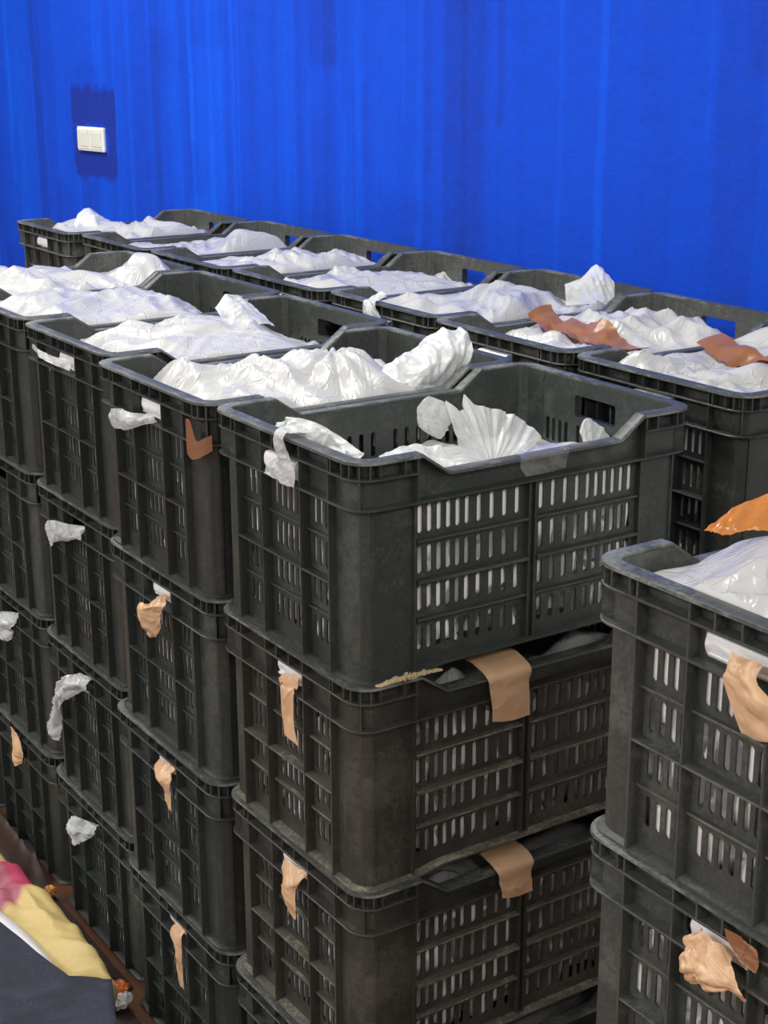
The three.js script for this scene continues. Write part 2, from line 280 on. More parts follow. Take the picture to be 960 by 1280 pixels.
{
  const rimSec = [[-0.0215, 0], [-0.0195, 0.0006], [-0.003, 0.0002], [-0.0008, -0.0006], [0, -0.0022], [0, -0.0042], [-0.0016, -0.0056], [-0.0215, -0.0056]];
  G.rim = sweep(ringPath(0, H - 0.0006, DIP), rimSec, true);
  const bandSec = [[-0.0215, 0.0016], [-0.0025, 0.0014], [-0.0015, 0.0006], [-0.0015, -0.0012], [-0.0025, -0.002], [-0.0215, -0.002]];
  G.bandLow = sweep(ringPath(0, H - 0.067, 0), bandSec, true);
  G.bandHigh = [-1, 1].map(sx => { const a = cornerPath(sx, 1, 0, H - 0.026), b = cornerPath(sx, -1, 0, H - 0.026); return sweep([...a.slice(0, -1), ...b.slice(0, -1).reverse()], bandSec, false); });
  const teeth = [];
  for (const sx of [-1, 1]) for (const sz of [-1, 1]) {
    const p = cornerPath(sx, sz, 0.016, 0, 4);
    const pts = p.slice(1, -1); pts.push({ x: sx * (A - 0.079), z: sz * (B - 0.016), nx: 0, nz: sz }, { x: sx * (A - 0.016), z: sz * (B - 0.068), nx: sx, nz: 0 });
    for (const q of pts) { const g = box(-0.0013, 0.0013, H - 0.026, H - 0.004, -0.002, 0.0138); g.rotateY(Math.atan2(q.nx, q.nz)); g.translate(q.x, 0, q.z); teeth.push(g); }
    const g2 = box(-0.0013, 0.0013, H - 0.067, H - 0.026, -0.002, 0.0128); g2.rotateY(Math.atan2(pts[2].nx, pts[2].nz)); g2.translate(pts[2].x, 0, pts[2].z); teeth.push(g2);
    const g3 = box(sx * X_POST - 0.0015, sx * X_POST + 0.0015, H - 0.070, H - 0.004, sz > 0 ? B - 0.02 : -B + 0.003, sz > 0 ? B - 0.003 : -B + 0.02); teeth.push(g3);
  }
  for (const sx of [-1, 1]) for (const z of [-0.018, 0.018]) { const x = sx * (A - 0.0105); teeth.push(box(x - 0.0085, x + 0.0085, H - 0.026, H - 0.004, z - 0.0014, z + 0.0014)); }
  G.teeth = boxUV(join(teeth));
  // base: floor plate and foot flange, lifted a little along the long sides
  const footSec = [[-0.0235, 0.006], [-0.009, 0.0045], [-0.007, 0.003], [-0.007, 0.0], [-0.0235, 0.0]];
  const fp = ringPath(0, 0, -0.007);
  G.foot = sweep(fp, footSec, true);
  G.floor = boxUV(box(-A + 0.022, A - 0.022, 0.0035, 0.0065, -B + 0.022, B - 0.022));
  // corner posts: outer skin, inner skin
  const tall = (y0, y1, t) => [[0, y0], [0, y1], [-t, y1], [-t, y0]];
  G.posts = []; for (const sx of [-1, 1]) for (const sz of [-1, 1]) {
    const fin = cornerPath(sx, sz, 0.016, 0, 8)[2], f = box(-0.0012, 0.0012, 0.004, H - 0.067, -0.001, 0.0028); f.rotateY(Math.atan2(fin.nx, fin.nz)); f.translate(fin.x, 0, fin.z);
    G.posts.push([sweep(cornerPath(sx, sz, 0.016, 0, 8), tall(0.0025, H - 0.003, 0.0028), false), sweep(cornerPath(sx, sz, 0.0206, 0, 8, X_POST - 0.002, Z_POST - 0.002), tall(0.0028, H - 0.0033, 0.0025), false), boxUV(f)]);
  }
  // long side panel
  const s = new THREE.Shape(), e = X_POST + 0.004;
  s.moveTo(-e, 0.004); s.lineTo(-X_LOW - 0.02, 0.006); s.lineTo(-X_LOW, 0.011); s.lineTo(X_LOW, 0.011); s.lineTo(X_LOW + 0.02, 0.006); s.lineTo(e, 0.004); s.lineTo(e, H - 0.004); s.lineTo(X_HIGH, H - 0.004); s.lineTo(X_LOW, H - 0.004 - DIP); s.lineTo(-X_LOW, H - 0.004 - DIP); s.lineTo(-X_HIGH, H - 0.004); s.lineTo(-e, H - 0.004); s.closePath();
  for (const [y0, y1] of ROWS) for (const d of [-1, 1]) { for (let k = 0; k < 4; k++) slot(s, d * (0.0215 + k * 0.0222), y0, y1, 0.0086); for (let k = 0; k < 6; k++) slot(s, d * (0.1085 + k * 0.0158), y0, y1, 0.0084); }
  G.side = extr(s);
  G.sideRib = RIBS.map((y, i) => { const d = i === 1 ? 0.0125 : 0.0095, t = i === 1 ? 0.0028 : 0.002; const g = new RoundedBoxGeometry(X_POST - 0.012, t * 2, d + 0.002, 1, 0.001); g.translate((X_POST - 0.012) / 2 + 0.0075, y, OUT + d / 2 - 0.001); return boxUV(g); });
  G.sidePost = boxUV(join([box(-0.0068, -0.0042, 0.012, H - 0.07, OUT - 0.001, OUT + 0.0085), box(0.0042, 0.0068, 0.012, H - 0.07, OUT - 0.001, OUT + 0.0085), box(-0.005, 0.005, 0.012, H - 0.07, OUT - 0.001, OUT + 0.003)]));
  G.sideEdge = [-1, 1].map(d => boxUV(box(d * X_POST - 0.0016, d * X_POST + 0.0016, 0.004, H - 0.067, OUT - 0.002, -0.0105)));
  
  // short end panel
  const q = new THREE.Shape(), z = Z_POST + 0.004;
  q.moveTo(-z, 0.004); q.lineTo(z, 0.004); q.lineTo(z, H - 0.004); q.lineTo(-z, H - 0.004); q.closePath();
  for (const [y0, y1] of ROWS) { for (let k = 0; k < 6; k++) slot(q, (k - 2.5) * 0.0156, y0, y1, 0.0084); for (const d of [-1, 1]) for (let k = 0; k < 4; k++) slot(q, d * 0.0922 + (k - 1.5) * 0.0156, y0, y1, 0.0084); }
  { const hw = 0.049, y0 = H - 0.064, y1 = H - 0.0285, c = 0.007, p = new THREE.Path(); p.moveTo(-hw + c, y0); p.quadraticCurveTo(-hw, y0, -hw, y0 + c); p.lineTo(-hw, y1 - c); p.quadraticCurveTo(-hw, y1, -hw + c, y1); p.lineTo(hw - c, y1); p.quadraticCurveTo(hw, y1, hw, y1 - c); p.lineTo(hw, y0 + c); p.quadraticCurveTo(hw, y0, hw - c, y0); p.closePath(); q.holes.push(p); }
  G.end = extr(q);
  G.endUpright = [-Z_POST, -Z_MID, Z_MID, Z_POST].map(v => { const g = new RoundedBoxGeometry(0.0032, H - 0.006, 0.0175, 1, 0.001); g.translate(v, H / 2, OUT + 0.0078); return boxUV(g); });
  G.endCross = RIBS.map((y, i) => { const d = i === 1 ? 0.0155 : 0.0055; const g = new RoundedBoxGeometry(2 * Z_POST - 0.001, i === 1 ? 0.0032 : 0.0036, d + 0.001, 1, 0.0009); g.translate(0, y, OUT + d / 2); return boxUV(g); });
}
function makeCrate(mat, rib = mat) {
  const c = new THREE.Group();
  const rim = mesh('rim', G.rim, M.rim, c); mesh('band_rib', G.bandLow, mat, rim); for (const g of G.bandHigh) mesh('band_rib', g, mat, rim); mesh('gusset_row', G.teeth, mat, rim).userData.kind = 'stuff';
  const base = mesh('base', G.floor, mat, c); mesh('foot_flange', G.foot, rib, base);
  for (const [g, inner, fin] of G.posts) { const p = mesh('corner_post', g, mat, c); mesh('inner_wall', inner, mat, p); mesh('fin', fin, mat, p); }
  for (const d of [1, -1]) {
    const s = mesh('side_panel', G.side, mat, c); s.position.z = d * B; if (d < 0) s.rotation.y = Math.PI;
    for (const g of G.sideRib) for (const k of [1, -1]) { const r = mesh('side_rib', g, rib, s); if (k < 0) r.position.x = -(X_POST - 0.012) - 0.015; }
    mesh('centre_post', G.sidePost, mat, s); for (const g of G.sideEdge) mesh('edge_rib', g, mat, s);
  }
  for (const d of [-1, 1]) {
    const s = mesh('end_panel', G.end, mat, c); s.position.x = d * A; s.rotation.y = d * Math.PI / 2;
    for (const g of G.endUpright) mesh('upright_rib', g, mat, s);
    for (const g of G.endCross) mesh('cross_rib', g, rib, s);
  }
  return c;
}

// ------------------------------------------------------------------ the stacks
const protos = { black: makeCrate(M.crateBlack), green: makeCrate(M.crateGreen), dusty: makeCrate(M.crateDusty, M.dustyRib), grey: makeCrate(M.crateGrey, M.paleRib) };
// corner of the rim nearest the camera (x0, z0), four crates high
const STACKS = {
  A: { x: 0, z: 0, mats: ['green', 'dusty', 'dusty', 'black'], where: 'centre stack', group: 'crates in the front row' },
  B: { x: -0.0082, z: -0.4178, mats: ['black', 'green', 'black', 'black'], where: 'first stack left of centre', group: 'crates in the front row' },
  C: { x: 0.0254, z: -0.8495, mats: ['black', 'black', 'black', 'green'], where: 'second stack left of centre', group: 'crates in the front row' },
  D: { x: 0.0337, z: -1.285, mats: ['black', 'green', 'black', 'black'], where: 'third stack left of centre', group: 'crates in the front row' },
  E: { x: 0.04, z: -1.715, mats: ['grey', 'black', 'black', 'black'], where: 'fourth stack left of centre', group: 'crates in the front row' },
  F: { x: 0.0117, z: 0.8508, mats: ['grey', 'grey', 'dusty', 'black'], where: 'right foreground stack', group: 'crates in the right foreground' },
  G: { x: 0.6981, z: -0.0008, mats: ['black', 'black', 'black', 'black'], where: 'back row, first stack from right', group: 'crates in the back row' },
  H: { x: 0.7016, z: -0.4285, mats: ['grey', 'black', 'black', 'black'], where: 'back row, second stack from right', group: 'crates in the back row' },
  I: { x: 0.7165, z: -0.8465, mats: ['grey', 'black', 'black', 'black'], where: 'back row, third stack from right', group: 'crates in the back row' },
  J: { x: 0.6967, z: -1.2645, mats: ['grey', 'black', 'black', 'black'], where: 'back row, fourth stack from right', group: 'crates in the back row' },
  K: { x: 0.6839, z: -1.689, mats: ['grey', 'black', 'black', 'black'], where: 'back row, third stack from far end', group: 'crates in the back row' },
  L: { x: 0.6712, z: -2.1136, mats: ['grey', 'black', 'black', 'black'], where: 'back row, second stack from far end', group: 'crates in the back row' },
  M: { x: 0.6441, z: -2.5474, mats: ['grey', 'black', 'black', 'black'], where: 'back row, stack at far left end', group: 'crates in the back row' },
};
const LEVEL = ['top crate', 'second from top', 'third from top', 'bottom crate'];
const TOP_LOOK = { A: 'half-empty black slotted', B: 'black slotted', C: 'black slotted', D: 'black slotted', E: 'dark grey slotted', F: 'grey slotted' };
const frame = {};                                            // frame[key][level] = position of the crate's base centre
{
  const r = rng(77);
  for (const [k, s] of Object.entries(STACKS)) {
    frame[k] = [];
    for (let l = 0; l < 4; l++) {
      const c = protos[s.mats[l]].clone(); c.name = numbered('plastic_crate'); scene.add(c);
      const jx = l ? (r() - 0.5) * 0.006 : 0, jz = l ? (r() - 0.5) * 0.002 : 0;
      c.position.set(s.x + A + jx, (3 - l) * H, s.z - B + jz);
      frame[k].push(c.position);
      const look = l === 0 ? (TOP_LOOK[k] || 'dark grey slotted') : s.mats[l] === 'dusty' ? 'dusty black slotted' : 'black slotted';
      tag(c, `${look} plastic crate, ${['topmost', 'second from top', 'third from top', 'on the floor'][l]}, ${s.where}`, 'crate', s.group);
    }
  }
}

// ------------------------------------------------------------------ bags
const BX = A - 0.0238, BZ = B - 0.0238;                        // inside of a crate
function bagGeometry(seed, top, fine) {                      // top(x, z) = height of the bag's upper face
  const nx = fine ? 104 : 40, nz = fine ? 74 : 28;
  const rr = 0.03;
  const squash = (x, z) => { const dx = Math.abs(x) - (BX - rr), dz = Math.abs(z) - (BZ - rr); if (dx > 0 && dz > 0) { const d = Math.hypot(dx, dz), m = Math.max(dx, dz) / d; return [Math.sign(x) * (BX - rr + dx * m), Math.sign(z) * (BZ - rr + dz * m)]; } return [x, z]; };
  const upper = gridSurface(nx, nz, (u, v) => { const [x, z] = squash((u * 2 - 1) * BX, (v * 2 - 1) * BZ); return [x, top(x, z), z]; });
  const np = fine ? 340 : 260, nr = fine ? 30 : 24;
  const ring = t => { const per = 4 * (BX + BZ); let d = t * per; if (d < 2 * BX) return [-BX + d, BZ, 0, 1]; d -= 2 * BX; if (d < 2 * BZ) return [BX, BZ - d, 1, 0]; d -= 2 * BZ; if (d < 2 * BX) return [BX - d, -BZ, 0, -1]; d -= 2 * BX; return [-BX, -BZ + d, -1, 0]; };
  const skirt = gridSurface(np, nr, (u, v) => {
    const [x0, z0, ax, az] = ring(u), [x, z] = squash(x0, z0), y1 = top(x, z), y = lerp(y1, 0.012, v);
    let inset = 0;
    if (v > 0) {
      const w = crumple(x * 16, y * 7, z * 16, seed), lump = fbm(x * 9, y * 9 + seed, z * 9, 3), gap = fbm(x * 34, y * 13 + seed, z * 34, 2);
      const depth = fine ? smooth(H - 0.12, H - 0.2, y) : 0.75;
      inset = Math.max(0, 0.0003 + (0.25 + 0.75 * depth) * (0.008 * (0.35 - w) + 0.012 * lump) + 0.06 * depth * smooth(-0.1, 0.13, gap)) * smooth(0, 0.08, v);
    }
    return [x - ax * inset, y, z - az * inset];
  });
  return [upper, skirt];
}
const bump = (x, z, cx, cz, sx, sz, a) => a * Math.exp(-((x - cx) ** 2) / (2 * sx * sx) - ((z - cz) ** 2) / (2 * sz * sz));
function topFn(seed, o) {
  const { level = H - 0.03, bumps = [], fold = 0.1, left = 0.02, right = 0.03, stars = [], sides = true } = o;
  const set = creaseSet(seed, 9, 5, 34);
  return (x, z) => {
    let h = level + 0.012 * fbm(x * 5, seed, z * 5, 2);
    for (const b of bumps) h += bump(x, z, ...b);
    h += fold * creases(set, x, z, seed);
    for (const [cx, cz, a, n, rad] of stars) { const dx = x - cx, dz = z - cz, rr = Math.hypot(dx, dz); h += a * (Math.abs(Math.sin(n * Math.atan2(dz, dx) + 1.2 * N3(x * 8, seed, z * 8))) - 0.4) * Math.exp(-rr / rad) * smooth(0, 0.03, rr); }
    h -= left * (1 - smooth(-BX, -BX + 0.1, x)) + right * smooth(BX - 0.2, BX - 0.01, x);
    if (sides) { const d = BZ - Math.abs(z), cap = H - 0.042 + 0.08 * (1 - Math.exp(-d / 0.04)); const k = 0.012, m = Math.max(0, k - Math.abs(h - cap)); h = Math.min(h, cap) - m * m / (4 * k); }
    return h;
  };
}
const TOPS = {
  A: { level: H - 0.115, fold: 0.1, left: 0, right: 0, sides: false, bumps: [[-0.03, 0.2, 0.4, 0.07, 0.075], [0.06, 0.14, 0.05, 0.04, 0.02], [-0.15, 0.16, 0.04, 0.03, 0.022], [-0.27, 0, 0.03, 0.1, 0.05]] },
  B: { level: H - 0.04, fold: 0.16, left: 0.04, right: 0.06, bumps: [[-0.13, 0.02, 0.06, 0.1, 0.03], [0.0, 0.03, 0.07, 0.07, 0.044], [0.05, 0.08, 0.05, 0.05, 0.022], [0.15, 0.06, 0.06, 0.1, 0.018]], stars: [[0.02, 0.06, 0.02, 4.5, 0.09]] },
  C: { level: H - 0.036, fold: 0.11, left: 0.05, right: 0.055, bumps: [[-0.05, 0, 0.16, 0.13, 0.024], [0.08, -0.05, 0.06, 0.07, 0.016]] },
  D: { level: H - 0.032, fold: 0.11, left: 0.0, right: 0.07, bumps: [[0, -0.02, 0.15, 0.12, 0.026], [-0.2, 0, 0.1, 0.12, 0.02]] },
  E: { level: H - 0.034, fold: 0.12, left: 0.0, right: 0.02, bumps: [[-0.05, 0, 0.09, 0.1, 0.032], [0.22, 0.08, 0.045, 0.07, 0.08]] },
  F: { level: H - 0.04, fold: 0.1, left: 0.0, right: 0.02, bumps: [[-0.17, -0.04, 0.1, 0.1, 0.045], [0, 0, 0.2, 0.1, 0.04]] },
  G: { level: H - 0.036, fold: 0.15, left: 0.0, right: 0.02, bumps: [[-0.19, -0.15, 0.025, 0.025, 0.025], [-0.09, -0.16, 0.03, 0.03, 0.022], [-0.12, 0.05, 0.12, 0.1, 0.014], [0.12, -0.1, 0.08, 0.08, 0.05]] },
  H: { level: H - 0.04, fold: 0.15, left: 0.0, right: 0.03, bumps: [[-0.22, -0.03, 0.02, 0.02, 0.014], [0.06, -0.04, 0.08, 0.08, 0.04], [0.12, 0.12, 0.07, 0.06, 0.022]] },
  I: { level: H - 0.036, fold: 0.14, left: 0.01, right: 0.03, bumps: [[-0.02, 0.02, 0.12, 0.12, 0.028], [0.12, -0.06, 0.06, 0.08, 0.02]] },
  J: { level: H - 0.04, fold: 0.12, left: 0.015, right: 0.03, bumps: [[-0.14, 0.0, 0.1, 0.1, 0.018], [0.06, 0.06, 0.09, 0.1, 0.022]] },
  K: { level: H - 0.038, fold: 0.13, left: 0.015, right: 0.03, bumps: [[-0.05, 0.06, 0.1, 0.08, 0.034], [0.1, 0.14, 0.06, 0.05, 0.03]] },
  L: { level: H - 0.044, fold: 0.13, left: 0.01, right: 0.03, bumps: [[-0.15, 0.0, 0.06, 0.1, 0.016], [0.08, 0.12, 0.07, 0.06, 0.075]] },
  M: { level: H - 0.034, fold: 0.13, left: 0.02, right: 0.03, bumps: [[-0.11, -0.1, 0.05, 0.06, 0.04], [0.06, 0.06, 0.08, 0.07, 0.03]] },
};
const bagOf = {}, bags = {};
{
  const spots = { A: 'sagging low inside the half-empty crate of the centre stack', B: 'bunched up high on top of the stack left of the centre stack', C: 'lying flat across the top crate second left of the centre stack', D: 'spread smooth over the top crate third left of the centre stack', E: 'with a tall lump at one end, fourth stack left of centre', F: 'filling the nearest crate at the right edge', G: 'under brown tape in the back-row crate at the right edge', H: 'crossed by brown tape in the second back-row crate from the right', I: 'with an upright corner in the third back-row crate from the right', J: 'lying low in the fourth back-row crate from the right', K: 'in the third back-row crate from the far left end', L: 'heaped in a tall lump, second back-row crate from the far left', M: 'in the back-row crate at the far left end' };
  let seed = 3;
  for (const k of Object.keys(TOPS)) {
    const top = topFn(seed, TOPS[k]); bagOf[k] = top;
    const [upper, skirt] = bagGeometry(seed, top, true), m = mesh('plastic_bag', upper, M.bag); mesh('bag_side', skirt, M.bagInner, m); m.position.copy(frame[k][0]); bags[k + 0] = m;
    tag(m, `white plastic bag ${spots[k]}`, 'bag', 'bags in the top crates'); seed += 2.37;
  }
  const variants = [0, 1, 2, 3].map(i => bagGeometry(40 + i * 3.3, topFn(40 + i, { level: H - 0.098, fold: 0.12, left: 0, right: 0, sides: false, bumps: [[0.16, 0.13, 0.08, 0.03, 0.055], [-0.12, 0.14, 0.05, 0.025, 0.05], [0, -0.1, 0.2, 0.06, 0.03]] }), false));
  let i = 0;
  for (const k of ['A', 'B', 'C', 'D', 'E', 'F', 'G']) for (let l = 1; l < 4; l++) {
    if (k === 'G' && l > 1) continue;
    const [upper, skirt] = variants[i++ % 4], m = mesh('plastic_bag', upper, M.bag); mesh('bag_side', skirt, M.bagInner, m); m.position.copy(frame[k][l]); bags[k + l] = m;
    tag(m, `white bag seen through crate slots, ${['', 'second crate from top', 'third crate from top', 'bottom crate'][l]}, ${STACKS[k].where}`, 'bag', 'bags inside the stacked crates');
  }
}
// ------------------------------------------------------------------ loose film: corners of the bags that stick out of handles and over rims
// end(z, y, out): a point on the short end that faces the camera, in the crate's frame; side(x, y, out): on the near long side
const end = (z, y, out = 0) => [-A - out, y, z], side = (x, y, out = 0) => [x, y, B + out];
function loose(key, ctrl, o = {}) { const { n = 18, m = 18, amp = 0.008, freq = 22, seed = 1, mat = M.film, name = 'loose_corner' } = o; return mesh(name, film(ctrl, n, m, amp, freq, seed), mat, bags[key]); }
function bulge(key, z0, z1, seed, out = 0.0) {               // bag pushed into or through the handle hole
  const y0 = H - 0.0605, y1 = H - 0.032;
  const rows = [[y0 + 0.001, 0.034], [y0 + 0.001, 0.02], [y0 + 0.001, Math.max(-out, -0.002) + 0.004], [(y0 + y1) / 2 - 0.002, -out], [y1 - 0.003, -out + 0.003], [y1 - 0.001, 0.02], [y1 - 0.001, 0.034]];
  loose(key, rows.map(([y, dx]) => [0, 0.33, 0.66, 1].map(t => [-A + dx, y, lerp(Math.max(-0.043, z0), Math.min(0.043, z1), t)])), { seed, amp: 0.003, freq: 30, mat: M.bagInner, name: 'handle_bulge' });
}
// centre stack, top crate: sheet standing along the rim, knot over the rim, flap across the handle
loose('A0', [[[-0.262, H - 0.004, -0.06], [-0.268, H + 0.016, -0.01], [-0.262, H + 0.018, 0.05], [-0.258, H + 0.008, 0.11], [-0.256, H - 0.004, 0.16]], [[-0.27, H - 0.02, -0.06], [-0.275, H - 0.01, -0.01], [-0.272, H - 0.012, 0.05], [-0.272, H - 0.016, 0.11], [-0.272, H - 0.02, 0.165]], [[-0.25, H - 0.08, -0.07], [-0.26, H - 0.07, -0.01], [-0.255, H - 0.07, 0.05], [-0.255, H - 0.075, 0.11], [-0.25, H - 0.08, 0.165]]], { n: 40, m: 20, amp: 0.012, freq: 18, seed: 4 });
loose('A0', [[[-0.268, H + 0.004, 0.0], [-0.268, H + 0.008, 0.02], [-0.268, H + 0.004, 0.04]], [[-0.292, H + 0.006, 0.004], [-0.292, H + 0.013, 0.02], [-0.292, H + 0.006, 0.036]], [end(0.006, H + 0.006, 0.006), end(0.021, H + 0.01, 0.008), end(0.036, H + 0.006, 0.006)], [end(0.008, H - 0.008, 0.006), end(0.022, H - 0.008, 0.014), end(0.036, H - 0.008, 0.006)], [end(0.012, H - 0.024, 0.002), end(0.025, H - 0.024, 0.010), end(0.042, H - 0.024, 0.003)], [end(-0.005, H - 0.036, -0.002), end(0.02, H - 0.038, 0.006), end(0.05, H - 0.034, 0)], [end(-0.026, H - 0.05, -0.002), end(0.02, H - 0.055, 0.004), end(0.056, H - 0.048, 0)], [end(-0.030, H - 0.064, 0.0), end(0.016, H - 0.066, 0.004), end(0.052, H - 0.066, 0)]], { n: 24, m: 40, amp: 0.008, seed: 6 });
bulge('A0', -0.045, 0.047, 7, -0.004);
{
  // pleated fan of film gathered at the near wall
  const R0 = [[-58, 0.03], [-42, 0.05], [-30, 0.072], [-21, 0.108], [-15, 0.084], [-7, 0.084], [-1, 0.106], [5, 0.088], [20, 0.084], [40, 0.09], [60, 0.104], [78, 0.112]];
  const rad = d => { for (let i = 1; i < R0.length; i++) if (d <= R0[i][0]) return lerp(R0[i - 1][1], R0[i][1], (d - R0[i - 1][0]) / (R0[i][0] - R0[i - 1][0])); return R0[R0.length - 1][1]; };
  const g = gridSurface(120, 30, (u, v) => { const d = lerp(-58, 78, u), a = THREE.MathUtils.degToRad(d), r = rad(d) * lerp(0.06, 1, v), pl = (0.0075 * Math.abs(Math.sin(a * 6 + 2.6 * N3(d * 0.045, v * 1.2, 3))) + 0.005 * N3(d * 0.2, v * 2, 8)) * v, c = Math.cos(a) * r; return [-0.052 + Math.sin(a) * r, H - 0.052 + 0.9 * c + 0.4 * pl, 0.168 - 0.46 * c + pl - 0.02 * v * v]; });
  mesh('loose_corner', g, M.film, bags.A0);
}
loose('A0', [[[-0.08, H + 0.03, 0.105], [-0.108, H + 0.046, 0.095], [-0.132, H + 0.034, 0.10]], [[-0.082, H + 0.014, 0.115], [-0.11, H + 0.02, 0.112], [-0.138, H + 0.012, 0.11]], [[-0.095, H + 0.002, 0.12], [-0.108, H - 0.01, 0.122], [-0.122, H - 0.004, 0.118]]], { n: 22, m: 20, amp: 0.008, freq: 26, seed: 10 });
loose('A0', [[[-0.21, H - 0.018, 0.12], [-0.18, H - 0.01, 0.125], [-0.14, H - 0.012, 0.13], [-0.11, H - 0.022, 0.13]], [[-0.21, H - 0.04, 0.15], [-0.18, H - 0.03, 0.155], [-0.14, H - 0.03, 0.155], [-0.11, H - 0.04, 0.16]], [[-0.2, H - 0.08, 0.165], [-0.18, H - 0.08, 0.165], [-0.14, H - 0.08, 0.165], [-0.12, H - 0.08, 0.165]]], { n: 24, m: 14, amp: 0.012, freq: 24, seed: 11 });
loose('A0', [[[0.118, H - 0.024, 0.152], [0.13, H - 0.008, 0.15], [0.146, H - 0.014, 0.152], [0.165, H - 0.032, 0.156]], [[0.116, H - 0.04, 0.165], [0.13, H - 0.034, 0.165], [0.148, H - 0.036, 0.165], [0.168, H - 0.046, 0.168]], [[0.116, H - 0.07, 0.17], [0.13, H - 0.07, 0.17], [0.15, H - 0.07, 0.17], [0.168, H - 0.07, 0.17]]], { n: 20, m: 14, amp: 0.006, freq: 26, seed: 12 });
// first stack left of centre: leaning corner, wing pulled through the handle
loose('B0', [[[0.08, H - 0.02, 0.1], [0.13, H + 0.006, 0.09], [0.18, H + 0.036, 0.10], [0.225, H + 0.05, 0.12]], [[0.08, H - 0.015, 0.13], [0.13, H + 0.01, 0.13], [0.18, H + 0.036, 0.14], [0.232, H + 0.046, 0.15]], [[0.08, H - 0.028, 0.165], [0.13, H - 0.012, 0.17], [0.18, H + 0.006, 0.175], [0.222, H + 0.024, 0.175]], [[0.08, H - 0.05, 0.165], [0.13, H - 0.045, 0.165], [0.17, H - 0.04, 0.165], [0.2, H - 0.03, 0.165]]], { n: 30, m: 26, amp: 0.014, freq: 20, seed: 13 });
bulge('B0', -0.045, 0.047, 14, -0.014);
loose('B0', [[end(0.045, 0.277, -0.01), end(0.02, 0.268, 0.0), end(-0.02, 0.262, 0.012), end(-0.06, 0.262, 0.016), end(-0.092, 0.255, 0.016)], [end(0.045, 0.27, 0.0), end(0.02, 0.26, 0.006), end(-0.02, 0.25, 0.018), end(-0.06, 0.244, 0.02), end(-0.097, 0.24, 0.018)], [end(0.045, 0.258, -0.002), end(0.02, 0.25, 0.004), end(-0.02, 0.236, 0.014), end(-0.06, 0.226, 0.016), end(-0.09, 0.222, 0.014)]], { n: 34, m: 12, amp: 0.006, seed: 15, mat: M.film });
// second stack left of centre
bulge('C0', -0.045, 0.047, 17, -0.014);
loose('C0', [[end(0.045, 0.283, 0), end(-0.01, 0.28, 0.008), end(-0.06, 0.284, 0.014), end(-0.105, 0.29, 0.012)], [end(0.045, 0.262, 0.002), end(-0.01, 0.266, 0.012), end(-0.06, 0.272, 0.016), end(-0.11, 0.28, 0.012)]], { n: 30, m: 8, amp: 0.006, seed: 18 });
loose('C1', [[end(0.045, 0.28, -0.012), end(0.0, 0.275, 0.006), end(-0.05, 0.27, 0.012), end(-0.105, 0.256, 0.012)], [end(0.05, 0.262, 0), end(0.0, 0.25, 0.014), end(-0.05, 0.246, 0.016), end(-0.108, 0.24, 0.014)], [end(0.045, 0.255, 0), end(0.0, 0.24, 0.01), end(-0.06, 0.224, 0.014), end(-0.085, 0.206, 0.012)]], { n: 30, m: 16, amp: 0.008, seed: 19, mat: M.clear });
loose('C2', [[end(0.045, 0.284, -0.01), end(0.0, 0.285, 0.006), end(-0.03, 0.27, 0.02), end(-0.08, 0.22, 0.024), end(-0.11, 0.17, 0.02), end(-0.15, 0.12, 0.02)], [end(0.045, 0.27, 0.01), end(0.0, 0.262, 0.026), end(-0.04, 0.24, 0.034), end(-0.08, 0.2, 0.032), end(-0.10, 0.15, 0.026), end(-0.135, 0.1, 0.022)], [end(0.045, 0.258, 0.0), end(0.0, 0.24, 0.016), end(-0.04, 0.216, 0.024), end(-0.075, 0.18, 0.024), end(-0.085, 0.14, 0.02), end(-0.1, 0.1, 0.018)]], { n: 44, m: 18, amp: 0.014, freq: 24, seed: 21, mat: M.clear });
loose('C3', [[end(0.03, 0.278, -0.008), end(-0.01, 0.28, 0.012), end(-0.05, 0.27, 0.014), end(-0.085, 0.252, 0.008)], [end(0.03, 0.262, 0.004), end(-0.01, 0.256, 0.03), end(-0.05, 0.245, 0.03), end(-0.085, 0.236, 0.01)], [end(0.02, 0.25, 0.0), end(-0.01, 0.228, 0.016), end(-0.04, 0.21, 0.018), end(-0.06, 0.204, 0.008)]], { n: 26, m: 22, amp: 0.018, freq: 30, seed: 23, mat: M.clear });
bulge('D0', -0.045, 0.047, 24, -0.014);
loose('D2', [[end(0.04, 0.28, -0.01), end(0.0, 0.276, 0.01), end(-0.04, 0.262, 0.014)], [end(0.04, 0.25, 0.01), end(0.0, 0.235, 0.026), end(-0.04, 0.23, 0.02)], [end(0.03, 0.22, 0.008), end(0.0, 0.205, 0.016), end(-0.03, 0.205, 0.012)]], { n: 20, m: 22, amp: 0.018, freq: 30, seed: 26, mat: M.clear });
bulge('F0', -0.047, 0.048, 27, -0.017);
for (const [k, sd] of [['A1', 28], ['A2', 29], ['B1', 30], ['B2', 31], ['B3', 32], ['F1', 33]]) bulge(k, -0.04, 0.042, sd, -0.016);
